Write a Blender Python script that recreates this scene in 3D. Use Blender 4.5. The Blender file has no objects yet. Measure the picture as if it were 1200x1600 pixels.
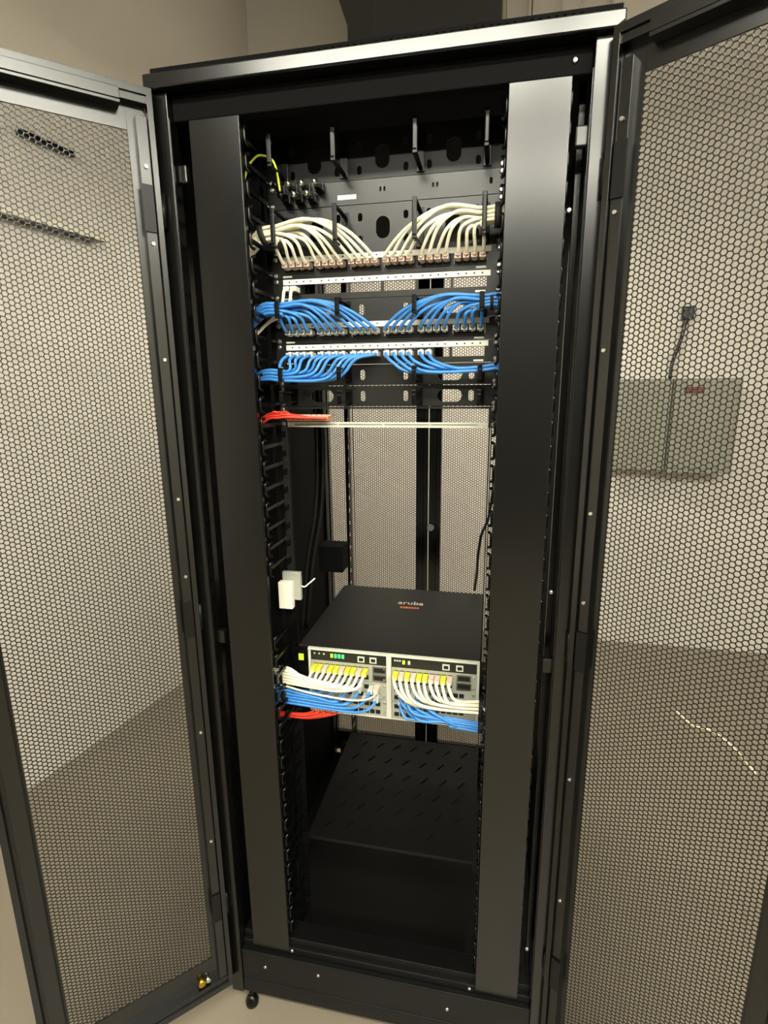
import bpy, math, random
import numpy as np
from mathutils import Vector, Matrix
from mathutils.geometry import tessellate_polygon
random.seed(7)
Z0 = 1.85           # height of the rack datum above the floor
U = 0.04445
SC = bpy.context.scene
COL = SC.collection

# ------------------------------------------------------------------ materials
def lin(c):
    return tuple((v/255/12.92) if v/255 <= .04045 else ((v/255+.055)/1.055)**2.4 for v in c)+(1,)
def mat(name, rgb, rough=.5, metal=0., bump=0., bscale=400., rvar=0., emit=None, estr=0., spec=.5, trans=0., cvar=0., cscale=4.):
    m = bpy.data.materials.new(name); m.use_nodes = True
    nt = m.node_tree; b = nt.nodes['Principled BSDF']
    b.inputs['Base Color'].default_value = lin(rgb); b.inputs['Roughness'].default_value = rough
    b.inputs['Metallic'].default_value = metal; b.inputs['Specular IOR Level'].default_value = spec
    if trans: b.inputs['Transmission Weight'].default_value = trans
    tc = nt.nodes.new('ShaderNodeTexCoord')
    if bump:
        n = nt.nodes.new('ShaderNodeTexNoise'); n.inputs['Scale'].default_value = bscale; n.inputs['Detail'].default_value = 2
        bp = nt.nodes.new('ShaderNodeBump'); bp.inputs['Strength'].default_value = bump; bp.inputs['Distance'].default_value = .001
        nt.links.new(tc.outputs['Object'], n.inputs['Vector']); nt.links.new(n.outputs['Fac'], bp.inputs['Height']); nt.links.new(bp.outputs['Normal'], b.inputs['Normal'])
    if rvar:
        n = nt.nodes.new('ShaderNodeTexNoise'); n.inputs['Scale'].default_value = 9; n.inputs['Detail'].default_value = 4
        r = nt.nodes.new('ShaderNodeMapRange'); r.inputs['To Min'].default_value = rough-rvar; r.inputs['To Max'].default_value = rough+rvar
        nt.links.new(tc.outputs['Object'], n.inputs['Vector']); nt.links.new(n.outputs['Fac'], r.inputs['Value']); nt.links.new(r.outputs['Result'], b.inputs['Roughness'])
    if cvar:
        n = nt.nodes.new('ShaderNodeTexNoise'); n.inputs['Scale'].default_value = cscale; n.inputs['Detail'].default_value = 6
        mx = nt.nodes.new('ShaderNodeMix'); mx.data_type = 'RGBA'
        c = lin(rgb); mx.inputs['A'].default_value = tuple(v*(1-cvar) for v in c[:3])+(1,); mx.inputs['B'].default_value = tuple(min(1, v*(1+cvar)) for v in c[:3])+(1,)
        nt.links.new(tc.outputs['Object'], n.inputs['Vector']); nt.links.new(n.outputs['Fac'], mx.inputs['Factor']); nt.links.new(mx.outputs['Result'], b.inputs['Base Color'])
    if emit:
        b.inputs['Emission Color'].default_value = lin(emit); b.inputs['Emission Strength'].default_value = estr
    return m
M = dict(
    rack=mat('rack_black', (8,8,8), .40, bump=.02, rvar=.04, spec=.3),
    door=mat('door_black', (8,8,7), .26, spec=.6),
    cover=mat('cover_black', (9,9,8), .23, spec=.62, rvar=.015),
    panel=mat('panel_black', (27,27,24), .33, spec=.5),
    matte=mat('matte_black', (5,5,5), .8, spec=.12),
    inner=mat('interior_black', (5,5,5), .7, spec=.15),
    plastic=mat('black_plastic', (7,7,7), .26, spec=.3),
    rubber=mat('rubber_black', (14,14,14), .7),
    zinc=mat('zinc', (205,205,195), .28, 1.),
    steel=mat('steel', (150,150,142), .35, 1.),
    brass=mat('brass', (190,160,60), .35, 1.),
    label=mat('label_white', (236,234,218), .5),
    ink=mat('ink', (60,60,55), .6),
    white=mat('jacket_white', (238,232,205), .42, spec=.4),
    blue=mat('jacket_blue', (62,132,204), .38, spec=.45),
    red=mat('jacket_red', (206,58,40), .4),
    yg=mat('jacket_yellowgreen', (205,215,50), .4),
    black=mat('jacket_black', (15,15,15), .5),
    plugw=mat('plug_cream', (214,188,170), .35),
    plugc=mat('plug_clear', (200,202,196), .22),
    plugg=mat('boot_grey', (92,92,90), .45),
    plugy=mat('plug_yellow', (222,214,60), .4),
    plugr=mat('plug_red', (222,170,140), .4),
    port=mat('port_black', (7,7,7), .6),
    silver=mat('module_silver', (178,180,168), .42, .35, rvar=.05),
    bezel=mat('bezel_silver', (214,214,200), .4, .2),
    strip=mat('strip_black', (26,28,24), .4),
    chassis=mat('chassis_black', (22,22,19), .5, bump=.05),
    led=mat('led_green', (60,230,110), .4, emit=(60,230,110), estr=1.2),
    ledy=mat('led_yellow', (190,220,40), .4, emit=(190,220,40), estr=.8),
    sticker=mat('sticker_yellow', (200,225,50), .5),
    orange=mat('logo_orange', (226,120,60), .5), logow=mat('logo_white', (232,214,200), .5),
    wall=mat('wall_paint', (204,197,187), .75, bump=.08, bscale=180, cvar=.03),
    wallgrey=mat('wall_dim_reflection', (64,62,59), .8, cvar=.03),  # unseen front wall, coloured dark to dim reflections in covers and doors
    floor=mat('floor_vinyl', (126,117,103), .38, bump=.03, bscale=60, cvar=.08, cscale=7, rvar=.06),
    ceil=mat('ceiling_paint', (216,213,204), .8, cvar=.02),
    duct=mat('duct_black', (34,34,34), .6, bump=.03),
    pipe=mat('pipe_pale', (206,200,182), .45),
    box=mat('enclosure_grey', (128,126,112), .5),
    tag=mat('tag_brown', (96,48,36), .6),
    tube=mat('lamp_diffuser', (255,250,238), .5, emit=(250,247,230), estr=1.),
    lampbody=mat('lamp_body', (230,230,226), .4),
)
LAMP_STRENGTH = 58.
M['tube'].node_tree.nodes['Principled BSDF'].inputs['Emission Strength'].default_value = LAMP_STRENGTH

# ------------------------------------------------------------------ mesh builder
WORLD = {}
def catmull(pts, n=7):
    P = [Vector(p) for p in pts]
    P = [P[0]*2-P[1]]+P+[P[-1]*2-P[-2]]
    out = []
    for i in range(1, len(P)-2):
        a, b, c, d = P[i-1:i+3]
        for k in range(n):
            t = k/n
            out.append(.5*((2*b)+(c-a)*t+(2*a-5*b+4*c-d)*t*t+(3*b-a-3*c+d)*t**3))
    out.append(P[-2]); return out
class MB:
    def __init__(s, f=None): s.v = []; s.f = []; s.sm = []; s.map = f
    def add(s, vs, fs, smooth=False):
        n = len(s.v)
        s.v += [s.map(*p) for p in vs] if s.map else [tuple(p) for p in vs]
        s.f += [tuple(i+n for i in f) for f in fs]; s.sm += [smooth]*len(fs); return s
    def box(s, x0, x1, y0, y1, z0, z1):
        if x0 > x1: x0, x1 = x1, x0
        if y0 > y1: y0, y1 = y1, y0
        if z0 > z1: z0, z1 = z1, z0
        return s.add([(x0,y0,z0),(x1,y0,z0),(x1,y1,z0),(x0,y1,z0),(x0,y0,z1),(x1,y0,z1),(x1,y1,z1),(x0,y1,z1)],
                     [(0,3,2,1),(4,5,6,7),(0,1,5,4),(1,2,6,5),(2,3,7,6),(3,0,4,7)])
    def tube(s, pts, r, n=8, cap=True, flat=1.):
        pts = [Vector(p) for p in pts]; rings = []; up = None
        for i, p in enumerate(pts):
            d = (pts[min(i+1, len(pts)-1)]-pts[max(i-1, 0)]).normalized()
            if up is None:
                up = Vector((0,0,1)) if abs(d.z) < .9 else Vector((0,1,0))
            a = d.cross(up)
            if a.length < 1e-4: a = d.cross(Vector((1,0,0)))
            a.normalize(); b = a.cross(d).normalized(); up = b
            rr = r[i] if isinstance(r, (list, tuple)) else r
            rings.append([p+a*(rr*flat*math.cos(2*math.pi*k/n))+b*(rr*math.sin(2*math.pi*k/n)) for k in range(n)])
        vs = [q for R in rings for q in R]; fs = []
        for i in range(len(rings)-1):
            for k in range(n):
                fs.append((i*n+k, i*n+(k+1) % n, (i+1)*n+(k+1) % n, (i+1)*n+k))
        s.add(vs, fs, True)
        if cap:
            m = len(rings)-1
            s.add(vs[:n], [tuple(range(n))[::-1]]); s.add(vs[m*n:], [tuple(range(n))])
        return s
    def cyl(s, p0, p1, r, n=14, r2=None): return s.tube([p0, p1], [r, r2 if r2 is not None else r], n)
    def plate(s, outer, holes, y0, y1, plane='xz'):
        def P(a, b, c): return (a, c, b) if plane == 'xz' else ((a, b, c) if plane == 'xy' else (c, a, b))
        loops = [[Vector((a, b, 0)) for a, b in L] for L in [outer]+holes]
        tri = tessellate_polygon(loops); flat = [p for L in loops for p in L]; n = len(flat)
        s.add([P(p.x, p.y, y0) for p in flat]+[P(p.x, p.y, y1) for p in flat],
              [tuple(t) for t in tri]+[tuple(i+n for i in t)[::-1] for t in tri])
        for L in loops:
            k = len(L); s.add([P(p.x, p.y, y0) for p in L]+[P(p.x, p.y, y1) for p in L], [(i, (i+1) % k, (i+1) % k+k, i+k) for i in range(k)])
        return s
    def build(s, name, m, parent=None, bevel=0., shift=True):
        v = np.array(s.v, float)
        if shift: v = v+np.array([0, 0, Z0])
        o = np.array([(v[:,0].min()+v[:,0].max())/2, (v[:,1].min()+v[:,1].max())/2, v[:,2].min()])
        me = bpy.data.meshes.new(name); me.from_pydata((v-o).tolist(), [], s.f)
        me.polygons.foreach_set('use_smooth', s.sm)
        me.materials.append(M[m] if isinstance(m, str) else m); me.validate()
        import bmesh
        bm = bmesh.new(); bm.from_mesh(me); bmesh.ops.remove_doubles(bm, verts=bm.verts, dist=1e-6); bmesh.ops.recalc_face_normals(bm, faces=bm.faces); bm.to_mesh(me); bm.free()
        ob = bpy.data.objects.new(name, me); COL.objects.link(ob)
        return place(ob, o, parent, bevel)
def place(ob, o, parent, bevel=0.):
    if parent is not None:
        ob.parent = parent; ob.location = Vector(o)-WORLD[parent.name]
    else: ob.location = Vector(o)
    WORLD[ob.name] = Vector(o)
    if bevel:
        b = ob.modifiers.new('Bevel', 'BEVEL'); b.width = bevel; b.segments = 2; b.limit_method = 'ANGLE'; b.angle_limit = math.radians(50)
    return ob
def tag(ob, label, cat, group=None):
    n = len(label.split()); assert 4 <= n <= 16, (n, label)
    ob['label'] = label; ob['category'] = cat
    if group: ob['group'] = group
    return ob
def thing(name, loc, label, cat, group=None):
    o = bpy.data.objects.new(name, None); COL.objects.link(o); o.empty_display_size = .05
    w = Vector(loc)+Vector((0,0,Z0)); o.location = w; WORLD[o.name] = w
    return tag(o, label, cat, group)
def struct(ob): ob['kind'] = 'structure'; return ob
def oval(cx, cz, w, h, n=16):
    r = min(w, h)/2; out = []
    for k in range(n):
        a = 2*math.pi*(k+.5)/n; c, q = math.cos(a), math.sin(a)
        out.append((cx+r*c+(w/2-r)*(1 if c > 0 else -1), cz+r*q+(h/2-r)*(1 if q > 0 else -1)))
    return out
def rect(x0, x1, z0, z1): return [(x0,z0),(x1,z0),(x1,z1),(x0,z1)]
def hex_sheet(name, m, parent, f, s0, s1, z0, z1, t0, t1, pitch=.0093, hole=.0075):
    """honeycomb sheet: f(s, t, z) -> x, y, z"""
    dx = pitch*.8660254
    cols = int((s1-s0)/dx)+1; rows = int((z1-z0)/pitch)+1
    cx, cz = np.meshgrid(np.arange(cols), np.arange(rows), indexing='ij')
    S = s0+cx*dx; Zc = z0+(cz+.5*(cx % 2))*pitch
    S = S.ravel(); Zc = Zc.ravel(); n = len(S)
    a = np.arange(6)*math.pi/3
    def ring(R, t):
        return np.stack([S[:,None]+R*np.cos(a), np.full((n,6), t), Zc[:,None]+R*np.sin(a)], -1)
    Ro, Ri = pitch/math.sqrt(3)*1.002, hole/math.sqrt(3)
    V = np.concatenate([ring(Ro,t0), ring(Ri,t0), ring(Ri,t1), ring(Ro,t1)], 1).reshape(-1, 3)
    X, Y, Zz = f(V[:,0], V[:,1], V[:,2]); V = np.stack([X, Y, Zz+Z0], -1)
    k = np.arange(6); k2 = (k+1) % 6
    q = np.concatenate([np.stack([k,k2,k2+6,k+6],-1), np.stack([k+6,k2+6,k2+12,k+12],-1), np.stack([k+12,k2+12,k2+18,k+18],-1)])
    F = (q[None]+24*np.arange(n)[:,None,None]).reshape(-1, 4)
    o = np.array([V[:,0].mean(), V[:,1].mean(), V[:,2].min()])
    me = bpy.data.meshes.new(name)
    me.vertices.add(len(V)); me.vertices.foreach_set('co', (V-o).ravel())
    me.loops.add(F.size); me.loops.foreach_set('vertex_index', F.ravel().astype(np.int32))
    me.polygons.add(len(F)); me.polygons.foreach_set('loop_start', (np.arange(len(F))*4).astype(np.int32))
    me.update(calc_edges=True); me.materials.append(M[m])
    ob = bpy.data.objects.new(name, me); COL.objects.link(ob)
    return place(ob, o, parent)
def screw(mb, x, y, z, r=.0048, d=.0035):
    mb.tube([(x,y,z),(x,y-d*.6,z),(x,y-d,z)], [r, r, r*.6], 10)

# ------------------------------------------------------------------ room
FL = -Z0
def wl(y): return -1.418+(y-1.498)*.187        # the left wall runs slightly out of square
YB, YF, XR, ZC = 2.3, -5.0, 3.6, 2.1
struct(MB().box(-3.2, XR+.1, YF-.1, YB+.1, FL-.1, FL).build('floor', 'floor'))
struct(MB().box(-3.2, XR+.1, YF-.1, YB+.1, ZC, ZC+.1).build('ceiling', 'ceil'))
struct(MB().box(-3.2, XR+.1, YB, YB+.1, FL, ZC).build('wall_back', 'wall'))
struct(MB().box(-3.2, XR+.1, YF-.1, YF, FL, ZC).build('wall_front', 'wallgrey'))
struct(MB().box(XR, XR+.1, YF, YB, FL, ZC).build('wall_right', 'wall'))
a, b = wl(YF), wl(YB)
struct(MB().add([(a,YF,FL),(b,YB,FL),(b-.1,YB,FL),(a-.1,YF,FL),(a,YF,ZC),(b,YB,ZC),(b-.1,YB,ZC),(a-.1,YF,ZC)],
                [(0,1,2,3),(4,5,6,7),(0,1,5,4),(1,2,6,5),(2,3,7,6),(3,0,4,7)]).build('wall_left', 'wall'))

# lamps: pendant linear fittings on wires
def lamp(x, y, z, L, label):
    t = thing('pendant_light', (x, y, z), label, 'ceiling light', 'pendant lights')
    hb = MB(); hb.box(x-L/2, x+L/2, y-.10, y+.10, z+.035, z+.055)
    hb.box(x-L/2, x+L/2, y-.10, y-.094, z+.018, z+.035); hb.box(x-L/2, x+L/2, y+.094, y+.10, z+.018, z+.035); hb.box(x-L/2, x-L/2+.006, y-.094, y+.094, z+.018, z+.035); hb.box(x+L/2-.006, x+L/2, y-.094, y+.094, z+.018, z+.035)
    hb.build('lamp_housing', 'lampbody', t)
    MB().box(x-L/2+.007, x+L/2-.007, y-.093, y+.093, z, z+.034).build('diffuser', 'tube', t)
    for sx in (-1, 1):
        MB().cyl((x+sx*L*.4, y, z+.055), (x+sx*L*.4, y, ZC), .002, 6).build('suspension_wire', 'duct', t)
for ry, rn in ((-1.85, 'nearer the rack'), (-3.2, 'farther from the rack')):
    for rx, cn in ((-.25, 'left'), (1.1, 'middle'), (2.45, 'right')):
        lamp(rx, ry, 1.16, 1.25, f'white linear pendant light, {cn} one of the front row {rn}')
lamp(.03, 1.12, .70, .7, 'white linear pendant light hanging behind the rack near the back wall')

# dark duct and pale pipes high on the back wall
d = MB(); Y0, Y1 = 1.4, 1.9
prof = [(-.43,.95),(.2,.95),(.2,ZC),(-.80,ZC),(-.47,1.36),(-.43,1.25)]
d.plate(prof, [], Y0, Y1)
tag(d.build('ventilation_duct', 'duct'), 'dark ventilation duct coming down from the ceiling behind the rack', 'duct')
for i, (p0, p1, r, lb) in enumerate([
        ((.235,2.27,.9),(.21,2.27,ZC),.005,'pale slanting pipe on the back wall, next to the dark duct'),
        ((.33,2.27,.9),(.33,2.27,ZC),.006,'pale upright pipe on the back wall, second from the duct'),
        ((.50,2.27,.9),(.50,2.27,ZC),.005,'pale upright pipe on the back wall, third from the duct'),
        ((.53,2.25,1.3),(.66,2.25,ZC),.004,'thin pale slanting cable on the back wall above the rack'),
        ((.75,2.27,.9),(.75,2.27,ZC),.011,'thick pale pipe on the back wall, farthest from the duct')]):
    tag(MB().cyl(p0, p1, r, 10).build('wall_pipe' if i != 3 else 'wall_cable', 'pipe'), lb, 'pipe' if i != 3 else 'cable')

# enclosure on the back wall (seen through the right door)
t = thing('electrical_enclosure', (1.24, 2.22, -.71), 'grey two-part electrical enclosure on the back wall behind the right door', 'electrical box')
MB().box(.90, 1.19, 2.15, 2.299, -.70, -.19).build('enclosure_body', 'box', t, .004)
MB().box(1.195, 1.53, 2.12, 2.299, -.71, -.19).build('enclosure_body', 'box', t, .004)
MB().box(1.22, 1.505, 2.113, 2.12, -.68, -.22).build('enclosure_door', 'box', t, .002)
MB().box(1.24, 1.34, 2.108, 2.113, -.27, -.235).build('rating_tag', 'tag', t)
c = MB(); c.tube(catmull([(1.265,2.28,.16),(1.24,2.27,.02),(1.21,2.27,-.1),(1.2,2.25,-.19)]), .010)
tag(c.build('wall_conduit', 'plastic'), 'thin dark cable dropping from a wall socket into the grey enclosure', 'cable')
s_ = MB().box(1.235, 1.295, 2.265, 2.299, .13, .20)
tag(s_.build('cable_outlet', 'plastic', None, .006), 'small black cable outlet on the back wall above the grey enclosure', 'outlet')
# left wall fittings (seen through the left door)
m_ = MB()
pts = [(wl(y)+.03, y) for y in (.25, 1.06)]
def slab(mb, y0, y1, d0, d1, z0, z1):
    xs = [(wl(y0)+d0,y0),(wl(y1)+d0,y1),(wl(y1)+d1,y1),(wl(y0)+d1,y0)]
    mb.add([(x,y,z) for z in (z0,z1) for x,y in xs], [(0,1,2,3),(4,5,6,7),(0,1,5,4),(1,2,6,5),(2,3,7,6),(3,0,4,7)]); return mb
t = thing('cable_tray', (wl(.65)+.05, .65, .385), 'dark cable tray running along the left wall behind the open door', 'cable tray')
slab(MB(), .2, 1.06, .005, .06, .393, .398).build('tray_floor', 'plastic', t)
slab(slab(MB(), .2, 1.06, .055, .06, .3985, .422), .2, 1.06, .005, .010, .3985, .422).build('tray_rail', 'pipe', t)
tag(slab(MB(), .78, 1.0, .002, .03, .70, .722).build('wall_vent', 'plastic', None, .003), 'short dark slot vent high on the left wall behind the door', 'vent')
# white cable on the floor
tag(MB().tube(catmull([(1.19,1.53,FL+.006),(1.235,1.41,FL+.006),(1.30,1.39,FL+.005),(1.355,1.28,FL+.005),(1.38,1.1,FL+.005)]), .005).build('floor_cable', 'white'),
    'short white cable lying on the floor behind the right door', 'cable')

# ------------------------------------------------------------------ rack
YFR = -.15; YRR = .83; ZB = -1.80; ZT = .297
R = thing('server_rack', (0, .34, FL), 'tall black server rack with both perforated front doors swung open', 'rack')
for sx in (-1, 1):
    p = MB(); x0, x1 = sx*.368, sx*.40
    p.box(x0, x1, YFR, YFR+.03, ZB, ZT); p.box(sx*.392, x1, YFR+.03, YFR+.09, ZB, ZT); p.box(sx*.356, x0, YFR+.075, YFR+.09, ZB, ZT)
    p.build('front_post', 'cover', R, .0015)
    MB().box(sx*.3655, sx*.3675, YFR-.001, YFR+.006, -1.62, .255).build('highlight_strip', 'cover', R, .0009)  # added strip, its rounded edges make the bright highlight line along the post
    MB().box(sx*.386, sx*.40, .76, YRR-.03, ZB, ZT).build('rear_post', 'rack', R, .002)
    MB().box(sx*.394, sx*.399, YFR+.09, .76, ZB+.02, ZT).build('side_panel', 'inner', R)
h = MB(); h.box(-.368, .368, YFR+.016, YFR+.04, .255, ZT); h.build('header_rail', 'matte', R, .002)
# sill
h = MB(); h.box(-.368, .368, YFR+.006, YFR+.06, ZB, -1.665); h.box(-.368, .368, YFR+.02, YFR+.05, -1.664, -1.645); h.box(-.368, .368, YFR+.004, YFR+.02, -1.80, -1.757); h.box(-.368, .368, YFR+.03, YFR+.08, -1.66, -1.625)
h.build('sill_rail', 'rack', R, .002)
MB().box(-.394, .394, YFR+.03, YRR-.03, ZB+.01, ZB+.03).build('base_plate', 'rack', R)
MB().box(-.36, .36, .765, YRR-.03, ZB, ZB+.10).build('rear_sill', 'rack', R)
# top: fascia + roof with slotted lip
f_ = MB(); n = 8
f_.plate([(-.405,.297+.006),(-.399,.2975),(.396,.2975),(.408,.306),(.408,.3225),(-.405,.3225)], [], YFR-.014, YFR+.02)
f_.build('fascia', 'cover', R, .003)
MB().box(-.40, .40, YFR+.02, YRR-.02, .299, .318).build('roof', 'inner', R)
lip = [rect(-.12+.0125*k, -.12+.0125*k+.005, .327, .334) for k in range(38)]
MB().plate(rect(-.40, .405, .318, .339), lip, YFR+.006, YFR+.010).build('vent_lip', 'matte', R)
MB().box(-.40, .405, YFR+.03, YFR+.034, .318, .337).build('vent_backing', 'inner', R)
# levelling feet
for sx in (-1, 1):
    for y in (-.138, .74):
        c = MB(); c.cyl((sx*.352, y, ZB+.001), (sx*.352, y, FL+.022), .006, 10); c.tube([(sx*.352, y, FL+.0005), (sx*.352, y, FL+.010), (sx*.352, y, FL+.022), (sx*.352, y, FL+.030)], [.017, .0175, .013, .007], 16)
        c.build('levelling_foot', 'plastic', R)
# mounting rails with square holes
def rail_holes(x, zt, n):
    out = []
    for u in range(n):
        for dz in (.00635, .022225, .0381):
            z = zt-u*U-dz
            out.append(rect(x-.0047, x+.0047, z-.0047, z+.0047))
    return out
for sx in (-1, 1):
    for y, nm in ((.002, 'front_rail'), (.575, 'rear_rail')):
        r_ = MB(); xa, xb = sorted((sx*.2235, sx*.2545))
        r_.plate(rect(xa, xb, 6*U-45*U, 6*U), rail_holes(sx*.23255, 6*U, 43), y, y+.002)
        for k in range(0, 41):      # slotted side flange going back
            pass
        xf = sx*.2545
        fl = [rect(y+.012, y+.05, 6*U-k*U-.030, 6*U-k*U-.014) for k in range(43)]
        r_.plate(rect(y+.002, y+.07, 6*U-45*U, 6*U), fl, xf-sx*.002, xf, 'yz')
        r_.build(nm, 'rack', R)
# zinc screws on the frame
for x, y, zz in [(.340,YFR+.016,.275),(-.157,YFR+.006,-1.695),(.173,YFR+.006,-1.714),(-.303,YFR+.006,-1.705),(-.231,YFR+.02,-1.651),(.225,YFR+.02,-1.655),(.356,YFR+.02,-.62),(.345,YFR+.02,.06),(.353,YFR+.02,-1.50)]:
    z = MB(); screw(z, x, y, zz, .0045, .004); z.build('screw', 'zinc', R)
for sx in (-1, 1):
    for zz in (.167, -.775):
        b_ = MB(); b_.box(sx*.347, sx*.368, YFR+.012, YFR+.026, zz-.016, zz+.016); b_.build('cover_latch', 'cover', R, .003)

# doors ------------------------------------------------------------
def leaf(name, hx, hy, sgn, ang, W, label):
    ca, sa = math.cos(ang), math.sin(ang)
    def f(s, t, z):     # s from the hinge outwards, t towards the inner side of the leaf
        return (hx+sgn*(sa*s+ca*(-t)), hy-ca*s-sa*t, z) if sgn > 0 else (hx-(sa*s)+ca*t, hy-ca*s-sa*t, z)
    zb, zt = -1.755, .297
    fr = MB(f)
    T = .024
    # rim flanges
    fr.box(0, W, 0, T, zt-.013, zt-.0005); fr.box(0, W, .002, T-.004, zt-.026, zt-.0135)
    fr.box(0, W, 0, T, zb, zb+.014); fr.box(.0, W, .002, T-.006, zb+.015, zb+.030)
    fr.box(W-.012, W, 0, T, zb+.014, zt-.013)
    fr.box(0, .010, 0, T, zb+.014, zt-.013); fr.box(.011, .030, .002, T-.008, zb+.03, zt-.045)
    # flat borders round the holes (both faces)
    for t0, t1 in ((-.0012, -.0002), (.0012, .0024)):
        fr.box(.0105, .043, t0, t1, zb+.014, zt-.013); fr.box(W-.055, W-.012, t0, t1, zb+.014, zt-.013)
        fr.box(.043, W-.055, t0, t1, .229, zt-.013); fr.box(.043, W-.055, t0, t1, zb+.014, zb+.095)
    door = fr.build(name, 'door', R, .0012)
    door['label'] = label
    hex_sheet('perforated_panel', 'door', door, lambda s, t, z: f(s, t, z), .040, W-.052, zb+.09, .231, 0, .0012)
    ch = MB(f); ch.box(.055, W-.03, .0026, .030, .2585, .2645); ch.box(.055, W-.03, .026, .030, .265, .2835); ch.box(.055, W-.03, .003, .026, .2790, .2832)
    ch.build('stiffener_channel', 'door', door, .001)
    ch = MB(f); ch.box(W-.05, W-.022, .0026, .022, zb+.1, zt-.06)
    ch.build('edge_stiffener', 'door', door, .001)
    for zz in (.10, -.72, -1.5):
        hg = MB(f); hg.box(.012, .032, T-.007, T-.004, zz-.04, zz+.04); hg.cyl((-.004, T*.6, zz-.03), (-.004, T*.6, zz+.03), .005, 10)
        hg.build('hinge', 'rack', door)
    for zz in (.17, .04, -.17, -.45, -.62, -1.0, -1.3):
        MB(f).tube([(.020, T-.0085, zz), (.020, T-.004, zz)], .0032, 8).build('screw', 'zinc', door)
    g = MB(f); g.cyl((.074, .002, zb+.045), (.074, .016, zb+.045), .009, 12); g.build('grounding_stud', 'brass', door)
    g = MB(f); g.cyl((.058, .002, zb+.043), (.058, .014, zb+.043), .006, 10); g.build('grounding_nut', 'zinc', door)
    return door
leaf('front_door', -.403, YFR, -1, math.radians(45), .413, 'left perforated door, swung open towards the viewer')
leaf('front_door', .403, YFR, 1, math.radians(56), .405, 'right perforated door, swung open towards the viewer')
# rear doors (closed)
for sx in (-1, 1):
    f = lambda s, t, z, sx=sx: (sx*s, YRR+t, z)
    xa, xb = .002, .398
    fr = MB(f); zb, zt = -1.76, .297
    fr.box(xa, .046, -.022, 0, zb, zt); fr.box(.384, xb, -.022, 0, zb, zt); fr.box(.046, .384, -.02, 0, zb, zb+.09); fr.box(.046, .384, -.02, 0, zt-.09, zt)
    fr.box(.018, .030, -.030, -.022, zb+.05, zt-.05)
    dr = fr.build('rear_door', 'door', R, .001)
    hex_sheet('perforated_panel', 'door', dr, f, .044, .386, zb+.086, zt-.088, -.0085, -.007, hole=.0075)
    if sx > 0:
        MB().cyl((.012, YRR-.03, -.74), (.012, YRR-.045, -.74), .013, 14).build('door_lock', 'zinc', dr)

# vertical cable managers ------------------------------------------------
ZF = [.186-.0445*k for k in range(-1, 41)]
for sx, lb in ((-1, 'tall black vertical cable manager with flat cover, beside the left rail'), (1, 'tall black vertical cable manager with flat glossy cover, beside the right rail')):
    t = thing('vertical_cable_manager', (sx*.2885, -.07, -1.62), lb, 'cable manager', 'vertical cable managers')
    xa, xb = sorted((sx*.2388, sx*.3379))
    cv = MB(); cv.box(xa, xb, -.1325, -.1305, -1.655, .259)
    cv.box(xa, xa+.0018, -.1304, -.118, -1.655, .259); cv.box(xb-.0018, xb, -.1304, -.118, -1.655, .259)
    cv.build('cover', 'cover', t, .001)
    MB().box(sx*.258, sx*.335, -.012, -.008, -1.62, .25).build('backplate', 'rack', t)
    for xi in (.2375, .334):
        fg = MB()
        for zz in ZF:
            if sx < 0 and xi < .3 and -.76 < zz < -.65:      # the white module sits in this gap
                if fg.v: fg.build('finger_comb', 'plastic', t); fg = MB()
                continue
            x0, x1 = sorted((sx*xi, sx*(xi+.005)))
            fg.box(x0, x1, -.112, -.010, zz-.004, zz+.004)
            # T shaped tip with bent ends
            xo = sx*xi+(-sx*.001 if xi < .3 else sx*.006)
            fg.tube(catmull([(xo-sx*.004, -.108, zz-.016), (xo, -.115, zz-.012), (xo, -.116, zz), (xo, -.115, zz+.012), (xo-sx*.004, -.108, zz+.016)], 3), .0032, 6)
        fg.build('finger_comb', 'plastic', t)

# ------------------------------------------------------------------ horizontal managers
RX = (-.204, -.078, .076, .204)
def rack_screws(parent, z0, z1, y=-.003):
    for sx in (-1, 1):
        for zz in (z0+.00635, z1-.00635):
            m = MB(); screw(m, sx*.23255, y, zz, .0052, .004); m.build('screw', 'zinc', parent)
def manager(z0, z1, zr0, zr1, label, holes, pm='panel'):
    t = thing('horizontal_cable_manager', (0, -.02, z0), label, 'cable manager', 'horizontal cable managers')
    p = MB(); p.plate(rect(-.241, .241, z0+.0006, z1-.0006), holes, -.003, -.001)
    p.box(-.220, .220, -.001, .012, z1-.0026, z1-.0008); p.box(-.220, .220, -.001, .012, z0+.0008, z0+.0026)
    p.build('faceplate', pm, t)
    for x in RX:
        r = MB(); w = .0045; zc = (zr0+zr1)/2
        r.box(x-w, x+w, -.084, -.080, zr0, zr1)
        r.box(x-w, x+w, -.0795, -.0035, zr1-.005, zr1-.001); r.box(x-w, x+w, -.0795, -.0035, zr0+.001, zr0+.005)
        r.box(x-.008, x+.008, -.006, -.0032, zr0-.004, zr1+.004)
        r.box(x-w*.8, x+w*.8, -.087, -.0845, zr0+.006, zr1-.008)
        r.build('d_ring', 'plastic', t, .0012)
    rack_screws(t, z0, z1)
    return t
def holes2u(zc):
    H = [oval(x, zc, .029, .042) for x in (-.140, 0, .140)]
    for x in (-.187, -.093, -.047, .047, .093, .187):
        H += [oval(x, zc+.021, .010, .016), oval(x, zc-.021, .010, .016)]
    return H
def holes1u(zc):
    return [oval(x, zc, .052, .026) for x in (-.140, .140)]+[oval(x, zc, .011, .022) for x in (-.185, -.047, .047, .185)]
manager(4*U, 6*U, .186, .246, 'uppermost two-unit black cable manager with four rings, under the rack top', holes2u(5*U-.006), 'rack')  # darker faceplate material puts the shade under the cap into the colour
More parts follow.
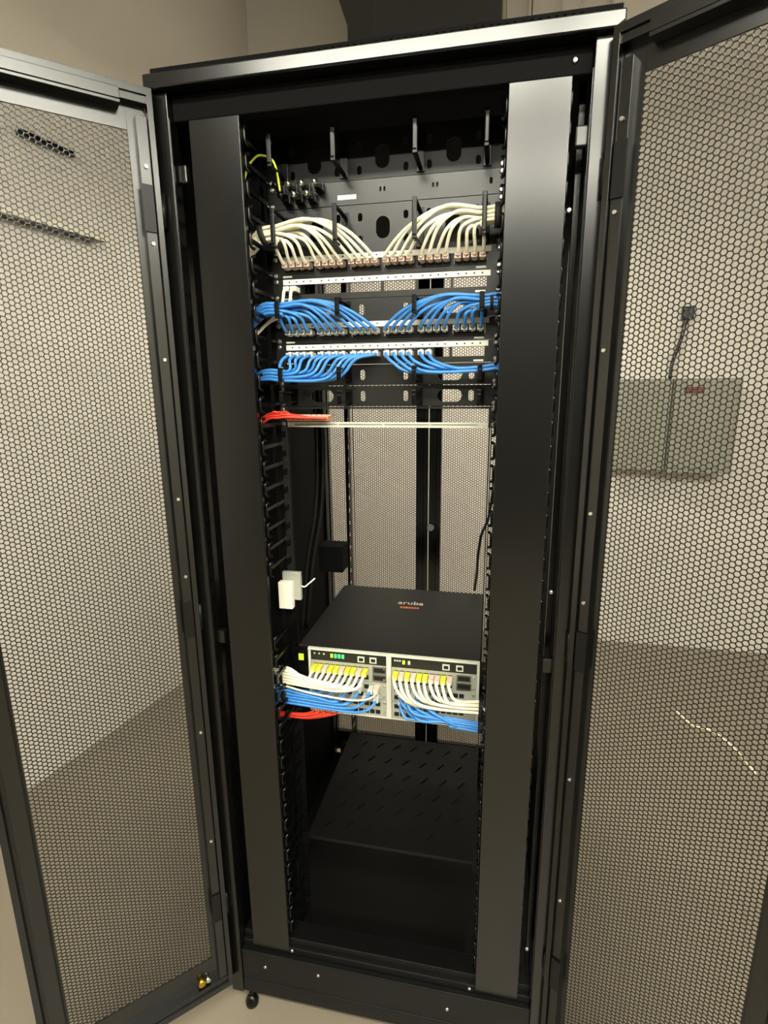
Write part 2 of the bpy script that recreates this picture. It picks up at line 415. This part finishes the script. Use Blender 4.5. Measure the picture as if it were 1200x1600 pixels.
manager(1*U, 3*U, .044, .115, 'two-unit black cable manager with holes, above the white cables\' patch panel', holes2u(2*U))
manager(-2*U, -1*U, -.0885, -.0535, 'slim black cable manager carrying the raised blue bundles', holes1u(-1.5*U))
manager(-5*U, -4*U, -.2135, -.185, 'slim black cable manager carrying the drooping blue bundles', holes1u(-4.5*U))
manager(-6*U, -5*U, -.2600, -.232, 'lowest slim black cable manager, empty, right above the red cables', holes1u(-5.5*U))

# fibre panel -------------------------------------------------------------
z0, z1 = 3*U, 4*U
t = thing('fibre_panel', (0, -.01, z0), 'black one-unit fibre panel with dark connectors and a small white label', 'fibre panel')
H = [oval(x+dx, z0+.025, .004, .009) for x in (0., .105) for dx in (-.004, .004)]+[oval(.212, z0+.024, .006, .012)]
MB().plate(rect(-.241, .241, z0+.0006, z1-.0006), H, -.004, -.001).build('faceplate', 'panel', t)
MB().box(-.221, .221, -.0005, .3, z0+.002, z1-.002).build('tray', 'inner', t)
for i, (x, zz) in enumerate([(-.208,z0+.033),(-.181,z0+.033),(-.154,z0+.033),(-.127,z0+.033),(-.197,z0+.014),(-.170,z0+.014),(-.143,z0+.014)]):
    a_ = MB(); a_.box(x-.009, x+.009, -.022, -.0042, zz-.008, zz+.008); a_.box(x-.006, x+.006, -.034, -.0222, zz-.006, zz+.006)
    ad = a_.build('fibre_adapter', 'plastic', t, .001)
    MB().tube([(x+.002,-.030,zz+.0015),(x-.001,-.052,zz-.001),(x-.002,-.054,zz-.001)], [.0062,.0062,.004], 12).build('dust_cap', 'zinc' if i in (1,2,3,5,6) else 'plastic', ad)
MB().box(-.093, -.054, -.0046, -.0041, z0+.0105, z0+.019).build('name_label', 'label', t)
rack_screws(t, z0, z1, -.004)

# patch panels ------------------------------------------------------------
GX = [-.2115+k*.0713 for k in range(6)]          # left edges of the groups of four ports
def port_x(k): return GX[k//4]+.0085+(k % 4)*.0158
def patch_panel(z0, label, jacks, kind='std'):
    z1 = z0+U
    t = thing('patch_bay', (0, -.01, z0), label, 'patch panel', 'patch panels')
    wins = [rect(g-.001, g+.0645, z0+.0125, z1-.0135) for g in GX]
    MB().plate(rect(-.241, .241, z0+.0006, z1-.0006), wins, -.005, -.001).build('faceplate', 'panel', t)
    MB().box(-.221, .221, -.0008, .012, z0+.001, z0+.0025).build('bottom_flange', 'panel', t)
    MB().box(-.217, .217, -.0065, -.0051, z1-.0125, z1-.002).build('label_strip', 'label', t)
    ink = MB()
    for k in range(24):
        x = port_x(k); ink.box(x-.0018, x+.0018, -.0069, -.0066, z1-.0085, z1-.0055)
    ink.build('port_numbers', 'ink', t)
    for x in (-.207, .198):
        MB().box(x-.010, x+.010, -.0056, -.0051, z0+.002, z0+.0055).build('name_label', 'label', t)
    for g in range(6):
        ks = [k for k in range(g*4, g*4+4) if k in jacks]
        if not ks: continue
        jb = MB()
        for k in ks:
            x = port_x(k); jb.box(x-.0076, x-.0062, -.004, .022, z0+.0130, z1-.0140); jb.box(x+.0062, x+.0076, -.004, .022, z0+.0130, z1-.0140)
            jb.box(x-.0061, x+.0061, -.004, .022, z1-.0165, z1-.0140); jb.box(x-.0061, x+.0061, -.004, .022, z0+.0130, z0+.0150); jb.box(x-.0061, x+.0061, .012, .022, z0+.0151, z1-.0166)
        jb.build('keystone_group', 'port', t)
    rack_screws(t, z0, z1, -.005)
    return t
patch_panel(0, 'patch panel full of white cables, below the two-unit manager', range(24))
patch_panel(-U, 'nearly empty patch panel with two white cables at its left end', (0, 1))
patch_panel(-3*U, 'patch panel fully filled with blue cables rising from it', range(24))
patch_panel(-4*U, 'patch panel with blue cables hanging down and its right end empty', range(18))
# the open panel with the red cables
z0 = -7*U; z1 = -6*U
t = thing('patch_bay', (0, -.01, z0), 'open skeletal patch panel with pale bar, holding the red cables', 'patch panel', 'patch panels')
p = MB(); p.plate(rect(-.222, .222, z0-.0005, z0+.0108), [rect(-.205+k*.1025, -.205+k*.1025+.098, z0+.0035, z0+.0070) for k in range(4)], -.008, -.004)
p.build('label_bar', 'bezel', t)
MB().box(-.205, .205, -.0045, -.003, z0+.002, z0+.009).build('bar_insert', 'silver', t)
p = MB(); p.box(-.241, -.2225, -.004, -.001, z0, z1-.001); p.box(.2225, .241, -.004, -.001, z0, z1-.001); p.box(-.2225, .2225, -.003, -.001, z1-.005, z1-.001)
p.build('faceplate', 'panel', t)
jb = MB()
for k in range(8):
    x = -.2085+k*.0118; jb.box(x-.0048, x+.0048, -.004, .022, z0+.0125, z0+.0265)
jb.build('keystone_group', 'plugw', t)
rack_screws(t, z0, z1, -.004)

# ------------------------------------------------------------------ patch cables
ORD = ['first','second','third','fourth','fifth','sixth','seventh','eighth','ninth','tenth','eleventh','twelfth']
def cable(path, m, plug, boot, label, group, r=.0034, up=0, tab=None):
    c = MB(); c.tube(catmull(path, 6), r, 8)
    ob = c.build('patch_cable', m); tag(ob, label, 'cable', group)
    x, y, z = path[0]
    pl = MB(); pl.box(x-.0062, x+.0062, y-.006, y+.021, z-.0050, z+.0050)
    if up: pl.box(x-.003, x+.003, y+.002, y+.016, z-.0042-.003 if up < 0 else z+.0042, z-.0042 if up < 0 else z+.0072)
    pl.build('plug', plug, ob, .0006)
    if boot:
        q = catmull(path, 6)[:5]
        b = MB(); b.tube([Vector((x, y-.003, z))]+q[1:5], [.0060,.0058,.0054,.0050,.0044], 8); b.build('boot', boot, ob)
    return ob
def ordl(k, n): return (ORD[k], 'left') if k < n else (ORD[2*n-1-k], 'right')
for k in range(24):          # white, rising into the two-unit manager
    side = -1 if k < 12 else 1; j = k if side < 0 else 23-k       # j = 0 next to the manager, 11 nearest the middle
    xp = port_x(k); L = abs(xp-side*.19)
    yb = -.070+.0072*(j % 3)+random.uniform(-.001,.001); zb = (.064 if side < 0 else .068)+.0075*(j//3)+random.uniform(-.001,.001)
    path = [(xp, -.026, .022), (xp+side*.002, -.043, .030)]
    path.append((xp+side*(.10+.22*random.uniform(.9,1.1))*L*.8, -.066, .030+.62*(zb-.030)+.006*random.random()))
    if L > .06: path.append((xp+side*.62*L, yb-.002, zb+.010*(L/.19)))
    path += [(side*.200, yb, zb), (side*.246, yb+.002, zb-.010 if side < 0 else zb-.004), (side*.300, -.055, zb-.07)]
    o, d_ = ordl(k, 12)
    cable(path, 'white', 'plugw', 'plugw', f'white patch cable in the {o} port from the {d_} of the top patch panel', 'white cables of the top patch panel', up=-1)
for k in (0, 1):             # two white ones in the empty panel
    xp = port_x(k)
    cable([(xp, -.024, -.024), (xp, -.040, -.030), (xp-.004, -.044, -.055), (xp-.02, -.040, -.075), (-.25, -.035, -.095), (-.30, -.04, -.14)], 'white', 'label', 'label',
          f'white patch cable in the {ORD[k]} port of the nearly empty patch panel', 'white cables of the nearly empty panel')
for k in range(24):          # blue, rising
    side = -1 if k < 12 else 1; j = k if side < 0 else 23-k
    xp = port_x(k); L = abs(xp-side*.19)
    yb = -.070+.0072*(j % 3)+random.uniform(-.001,.001); zb = -.0795+.0070*(j//3)+random.uniform(-.001,.001)
    zp = -3*U+.022
    path = [(xp, -.026, zp), (xp+side*.002, -.042, zp+.006), (xp+side*.25*L, -.060, zp+.006+.55*(zb-zp))]
    if L > .06: path.append((xp+side*.6*L, yb-.002, zb+.003))
    path += [(side*.200, yb, zb), (side*.246, yb+.002, zb-.002), (side*.300, -.055, zb-.05)]
    o, d_ = ordl(k, 12)
    cable(path, 'blue', 'plugc', 'plugg', f'blue patch cable rising from the {o} port from the {d_} of its patch panel', 'rising blue cables', up=-1)
for k in range(18):          # blue, hanging
    side = -1 if k < 12 else 1; j = k if side < 0 else 17-k
    xp = port_x(k); L = abs(xp-side*.19); zp = -4*U+.020
    jj = 11-j if side < 0 else 5-j
    yb = -.070+.0072*(j % 3)+random.uniform(-.001,.001); zb = (-.1925 if side < 0 else -.190)-.0062*(j//3)
    path = [(xp, -.026, zp), (xp+side*.001, -.042, zp-.003), (xp+side*(.18*L+.004), -.056, zp-.012), (xp+side*.45*L, yb, zb+.006-.003*(L > .1))]
    if side > 0: path[2] = (xp+.018, -.056, zp-.020); path[3] = (xp+.06, yb, zb-.001)
    path += [(side*.200, yb, zb), (side*.246, yb+.002, zb+.002), (side*.300, -.055, zb-.03)]
    d_ = 'left' if side < 0 else 'right'; o = ORD[k] if side < 0 else ORD[17-k]
    lb = f'blue patch cable hanging from the {o} port from the left of its patch panel' if side < 0 else f'blue patch cable hanging down to the right, {o} from the right end of its row'
    cable(path, 'blue', 'plugc', None, lb, 'hanging blue cables', up=1)
for k in range(8):           # red
    xp = -.2085+k*.0118; zp = -7*U+.0195
    yb = -.058+.006*(k % 3); zb = -.2775-.0052*(k//3)-.001
    path = [(xp, -.024, zp), (xp-.003, -.038, zp+.001), (min(xp-.025, -.20), yb, zb+.002), (-.222-.002*k/8, yb, zb), (-.250, yb+.002, zb-.004), (-.30, -.05, zb-.04)]
    cable(path, 'red', 'plugr', None, f'red patch cable in the {ORD[k]} port from the left of the open patch panel', 'red cables of the open panel', r=.0026)
# yellow-green earth wire
tag(MB().tube(catmull([(-.300,-.05,.10),(-.268,-.05,.19),(-.247,-.05,.217),(-.228,-.05,.219),(-.211,-.05,.210),(-.203,-.05,.190),(-.199,-.046,.155)], 8), .0022).build('earth_wire', 'yg'),
    'thin yellow-green earth wire looping above the fibre panel', 'wire')

# ------------------------------------------------------------------ switch
t = SW = thing('network_switch', (0, .2, -1.022), 'black and silver modular network switch full of white and blue cables', 'network switch')
MB().box(-.2225, .2225, -.004, .42, -1.021, -.848).build('chassis', 'chassis', t, .0015)
b_ = MB(); b_.box(-.196, .222, -.014, -.0045, -.8535, -.8485); b_.box(-.196, -.190, -.012, -.0045, -1.021, -.8537); b_.box(.216, .222, -.012, -.0045, -1.021, -.8537)
b_.box(.001, .013, -.0125, -.0045, -1.021, -.8537); b_.box(-.19, .216, -.0115, -.0045, -1.0225, -1.0195)
b_.build('bezel', 'bezel', t, .0006)
for sx in (-1, 1):
    e = MB(); xa, xb = sorted((sx*.2225, sx*.241)); e.box(xa, xb, -.007, -.004, -1.020, -.850); e.build('rack_ear', 'plastic', t)
    if sx < 0: MB().box(-.196, -.2225, -.008, -.0045, -1.0, -.85).build('ear_filler', 'plastic', t)
MB().box(-.2225, -.209, -.0086, -.0081, -.887, -.869).build('yellow_sticker', 'sticker', t)
for x0, x1 in ((-.1895, .0005), (.0135, .2155)):
    mg = MB(); mg.box(x0, x1, -.009, -.0045, -.8815, -.8538); mo = mg.build('management_module', 'strip', t)
    w = x1-x0
    for px_ in ((-.062, -.032) if x0 < 0 else (.144, .176)):
        MB().plate(rect(px_-.0085, px_+.0085, -.877, -.862), [rect(px_-.0055, px_+.0055, -.8745, -.8655)], -.0105, -.0091).build('service_port', 'bezel', mo)
        MB().box(px_-.0054, px_+.0054, -.0098, -.0092, -.8744, -.8656).build('port_opening', 'port', mo)
    for i in range(4 if x0 < 0 else 2):
        lx = (-.139+.0095*i) if x0 < 0 else (.040+.013*i)
        MB().box(lx, lx+.006, -.0096, -.0091, -.872, -.862).build('status_light', ('ledy' if i == 0 else 'led') if x0 < 0 else ('ledy' if i == 0 else 'bezel'), mo)
    for i in range(3):
        lx = (-.182+.012*i) if x0 < 0 else (.020+.006*i)
        MB().box(lx, lx+.004, -.0096, -.0091, -.866, -.862).build('button', 'bezel', mo)
    for r_ in range(3):
        za = -.8825-r_*.0457; zb = za-.0447
        mo = MB().box(x0, x1, -.0085, -.0045, zb, za).build('line_module', 'silver', t, .0005)
        pb = MB(); fr = MB()
        for row, zc in enumerate((za-.013, za-.034)):
            for k in range(10 if r_ == 0 else 12):
                cx = (x0+.012+.0142*k)
                pb.box(cx-.0058, cx+.0058, -.0091, -.0086, zc-.0055, zc+.0055)
        pb.build('port_openings', 'port', mo)
        if r_ == 0:
            for i in range(2):
                xs = x0+.156; MB().plate(rect(xs, xs+.034, za-.021-.021*i, za-.003-.021*i), [rect(xs+.003, xs+.031, za-.018-.021*i, za-.006-.021*i)], -.0110, -.0086).build('uplink_cage', 'steel', mo)
                MB().box(xs+.0031, xs+.0309, -.0095, -.0087, za-.0179-.021*i, za-.0061-.021*i).build('uplink_slot', 'port', mo)
        for zz in (za-.008, za-.037):
            m = MB(); screw(m, x1-.006, -.0086, zz, .003, .002); m.build('thumb_screw', 'zinc', mo)
# logo on the lid
def text(body, size, x, y, z, m, parent, name):
    cu = bpy.data.curves.new(name, 'FONT'); cu.body = body; cu.size = size; cu.align_x = 'CENTER'; cu.extrude = .0002
    tmp = bpy.data.objects.new(name+'_text', cu); COL.objects.link(tmp); bpy.context.view_layer.update()
    me = bpy.data.meshes.new_from_object(tmp.evaluated_get(bpy.context.evaluated_depsgraph_get())); bpy.data.objects.remove(tmp)
    me.materials.clear(); me.materials.append(M[m]); ob = bpy.data.objects.new(name, me); COL.objects.link(ob)
    return place(ob, Vector((x, y, z+Z0)), parent)
text('aruba', .034, .012, .296, -.8476, 'logow', SW, 'lid_logo')
mm = MB()
for k in range(7): mm.box(-.014+k*.008, -.014+k*.008+.0055, .268, .279, -.848, -.8475)
mm.build('lid_logo_line', 'orange', SW)

def sw_port(left, k, row): return (-.1895 if left else .0135)+.012+.0142*k
ZSW = -.8825
for k in range(10):          # left white
    xp = sw_port(True, k, 0); zp = ZSW-.013
    yb = -.052-.0055*(k % 2); zk = -.889-.0039*k
    path = [(xp, -.032, zp), (xp-.001, -.046, zp-.005), (xp-.010, -.058, zp-.014-.0008*k)]
    if k > 1: path.append((xp-.032, yb-.006, .35*(zp-.016)+.65*zk-.004))
    if k > 4: path.append((xp-.075, yb-.004, zk-.005))
    path += [(-.228, yb, zk), (-.262, yb+.006, zk-.002), (-.31, -.035, zk-.03)]
    cable(path, 'white', 'plugy' if k % 3 != 2 else 'plugw', None, f'white cable in the {ORD[k]} port from the left of the switch\'s left module', 'white cables of the left switch module', up=1, r=.0037)
for k in range(10):          # right white
    xp = sw_port(False, k, 0); zp = ZSW-.013
    yb = -.044-.0055*(k % 3); zb = -.957+.0030*k
    path = [(xp, -.032, zp), (xp+.001, -.046, zp-.006), (xp+.012, yb-.010, zp-.026), (xp+.030+.006*(9-k)/9, yb-.012, zp+.55*(zb-zp)-.012)]
    if xp < .12: path.append((xp+.075, yb-.008, zb+.004))
    path += [(.218, yb, zb), (.245, yb+.004, zb-.002), (.30, -.03, zb-.03)]
    o, d_ = ORD[k], 'left'
    cable(path, 'white', 'plugy' if k in (0,2,4,5,8) else 'plugw', None, f'white cable in the {o} port from the left of the switch\'s right module', 'white cables of the right switch module', up=1, r=.0037)
for k in range(10):          # left blue (second row of modules)
    xp = sw_port(True, k+2, 0); zp = ZSW-.0457-.013-.021*(k % 2)
    yb = -.044-.0058*(k % 2); zk = -.9475-.0040*k
    path = [(xp, -.030, zp), (xp-.002, -.042, zp-.003), (xp-.016, yb-.004, .5*zp+.5*zk-.003)]
    if k > 1: path.append((xp-.045, yb-.003, zk-.003))
    if k > 5: path.append((xp-.10, yb-.002, zk-.003))
    path += [(-.222, yb, zk), (-.262, yb+.004, zk-.001), (-.31, -.03, zk-.03)]
    cable(path, 'blue', 'plugc', None, f'blue cable, {ORD[k]} from the left, leaving the switch\'s left modules leftwards', 'blue cables of the left switch modules', up=1)
xp = sw_port(True, 11, 0); zp = ZSW-.0457-.010
cable([(xp, -.030, zp), (xp-.004, -.046, zp-.006), (xp-.03, -.056, zp-.012), (-.10, -.058, -.951), (-.19, -.056, -.944), (-.262, -.05, -.935), (-.31, -.035, -.96)], 'white', 'plugw', None,
      'single white cable strung between the white and blue bundles of the switch', None, r=.0024)
for k in range(9):           # right blue
    xp = sw_port(False, k//2+1, 0); zp = ZSW-.0457-.013-.021*(k % 2)
    yb = -.038-.0062*(k % 3); zb = -.984-.0060*(k//3)*1.1
    path = [(xp, -.030, zp), (xp+.002, -.044, zp-.008), (xp+.022, yb-.010, zp-.026+.004*(k//3)), (xp+.075, yb-.006, zb+.008), (.16, yb-.004, zb+.003), (.216, yb, zb-.004), (.25, yb+.006, zb-.012), (.30, -.03, zb-.05)]
    cable(path, 'blue', 'plugc', None, f'blue cable, {ORD[k]} from the left, leaving the switch\'s right modules rightwards', 'blue cables of the right switch modules', up=1)
for k in range(5):           # red at the bottom left
    xp = sw_port(True, k, 0); zp = ZSW-.0914-.030
    yb = -.030-.006*(k % 2); zb = -1.022-.0055*(k//2)
    path = [(xp, -.028, zp), (xp-.004, -.038, zp-.004), (-.205+.004*k, yb-.004, zb+.003), (-.235, yb-.003, zb), (-.268, yb, zb-.004), (-.31, -.03, zb-.03)]
    cable(path, 'red', 'plugr', None, f'red cable, {ORD[k]} from the left, leaving the bottom of the switch leftwards', 'red cables of the switch', r=.0026)

# straps round the bundles
def strap(x, y, z, ry, rz, label, tilt=0., w=.012):
    s = MB(); n = 20
    vs = []; fs = []
    for i in range(n):
        a = 2*math.pi*i/n; c, q = math.cos(a), math.sin(a)
        for dx, rr in ((-w/2, 1.), (w/2, 1.), (w/2, .90), (-w/2, .90)):
            vs.append((x+dx+tilt*q*rz, y+ry*rr*c, z+rz*rr*q))
    for i in range(n):
        j = (i+1) % n
        for k in range(4): fs.append((i*4+k, j*4+k, j*4+(k+1) % 4, i*4+(k+1) % 4))
    s.add(vs, fs, True); tag(s.build('cable_strap', 'rubber'), label, 'strap', 'black straps round the cable bundles')
strap(-.232, -.0615, .0715, .0165, .0200, 'black strap round the white bundle at the top patch panel', -.3)
strap(-.250, -.0510, -.9080, .0110, .0250, 'dark strap round the white bundle left of the switch', 0, .008)
strap(.228, -.0480, -.9440, .0140, .0210, 'black strap round the white bundle right of the switch', 0, .009)
strap(-.248, -.0440, -.9670, .0110, .0240, 'black strap round the blue bundle left of the switch')
strap(.229, -.0430, -.9935, .0150, .0150, 'black strap round the blue bundle right of the switch')
strap(-.246, -.0340, -1.0265, .0110, .0120, 'black strap round the red cables under the switch', 0, .014)
strap(-.080, -.0610, -.0670, .0150, .0180, 'black strap round the raised blue bundle, by its second ring', 0, .008)
strap(.222, -.0610, -.0690, .0145, .0165, 'black strap round the raised blue bundle, at the right rail', 0, .006)
strap(.228, -.0630, .0795, .0170, .0220, 'black strap round the white bundle at the right rail')

# ------------------------------------------------------------------ shelf
zs = -1.41
t = thing('rack_shelf', (0, .22, zs-.02), 'black slotted steel shelf low in the rack under the switch', 'shelf')
H = []
for row, y in enumerate((.05, .12, .19, .26, .33, .40)):
    for k in range(7):
        x = -.175+k*.056+(.014 if row % 2 else 0)
        if x < .19: H.append([(x-.012, y-.014), (x-.006, y-.014), (x+.012, y+.014), (x+.006, y+.014)])
MB().plate(rect(-.2225, .2225, -.004, .45), H, zs-.0015, zs, 'xy').build('deck', 'rack', t)
MB().box(-.2225, .2225, -.006, -.0042, zs-.009, zs+.0005).build('front_lip', 'rack', t, .0006)
for sx in (-1, 1):
    xa, xb = sorted((sx*.2205, sx*.2225)); MB().box(xa, xb, -.004, .45, zs-.03, zs-.002).build('side_bracket', 'rack', t)
    xa, xb = sorted((sx*.2225, sx*.241)); MB().box(xa, xb, -.0030, -.0010, zs-.035, zs+.005).build('rack_ear', 'rack', t)

# ------------------------------------------------------------------ small things inside the rack
t = thing('sensor_module', (-.2375, -.02, -.745), 'small white box module clipped to the left rail above the switch', 'module')
MB().box(-.256, -.222, -.034, -.016, -.742, -.675).build('module_body', 'label', t, .002)
MB().box(-.252, -.206, -.0155, -.003, -.725, -.655).build('module_back', 'silver', t, .002)
tag(MB().tube(catmull([(-.206,-.009,-.690),(-.198,-.009,-.692),(-.188,-.005,-.684),(-.176,.005,-.674)], 6), .0018).build('sensor_lead', 'white'), 'thin white lead curling out of the white box module', 'wire')
for k in range(3):
    dx, dy = (-.004, .0) if k == 0 else ((.011, .006) if k == 1 else (.003, .016))
    tag(MB().tube(catmull([(-.25+dx,.26+dy,.15),(-.248+dx,.26+dy,-.15),(-.244+dx,.27+dy,-.36),(-.258+dx,.28+dy,-.56),(-.295+dx,.29+dy,-.74),(-.32+dx,.29+dy,-.95)], 8), .0068).build('power_cord', 'black'),
        ['thick black cord hanging inside the rack, leftmost of the three', 'thick black cord hanging inside the rack, rightmost of the three', 'thick black cord hanging inside the rack, rearmost of the three'][k], 'cable', 'black cords inside the rack')
tag(MB().box(-.300, -.222, .40, .47, -.80, -.715).build('rail_bracket', 'inner', None, .002), 'black box bracket beside the left rear rail', 'bracket')
tag(MB().tube(catmull([(.25,.53,-.40),(.235,.52,-.56),(.226,.51,-.63),(.207,.50,-.68),(.199,.50,-.74),(.196,.49,-.80),(.192,.44,-.846)], 8), .0042).build('power_cord', 'black'),
    'thin black cord hanging by the right rear rail behind the switch', 'cable')

# ------------------------------------------------------------------ camera
cx, cy, cz = .2372, -1.1674, -.2285
yaw, pitch, roll, fpx = .2034, -.2257, -.009, 841.42
fwd = Vector((-math.sin(yaw)*math.cos(pitch), math.cos(yaw)*math.cos(pitch), math.sin(pitch)))
right = Vector((math.cos(yaw), math.sin(yaw), 0)); up = right.cross(fwd)
r2 = right*math.cos(roll)+up*math.sin(roll); u2 = up*math.cos(roll)-right*math.sin(roll)
cam = bpy.data.cameras.new('camera'); co = bpy.data.objects.new('camera', cam); COL.objects.link(co)
mw = Matrix((r2, u2, -fwd)).transposed().to_4x4(); mw.translation = Vector((cx, cy, cz+Z0)); co.matrix_world = mw
cam.sensor_fit = 'VERTICAL'; cam.sensor_height = 36; cam.lens = fpx/1600*36; cam.clip_start = .02; cam.clip_end = 50
SC.camera = co
w = bpy.data.worlds.new('World'); SC.world = w; w.use_nodes = True
w.node_tree.nodes['Background'].inputs['Color'].default_value = (.9, .82, .7, 1); w.node_tree.nodes['Background'].inputs['Strength'].default_value = .02
vs = SC.view_settings; vs.view_transform = 'Standard'; vs.look = 'None'; vs.gamma = 1; vs.use_curve_mapping = False; vs.exposure = .62
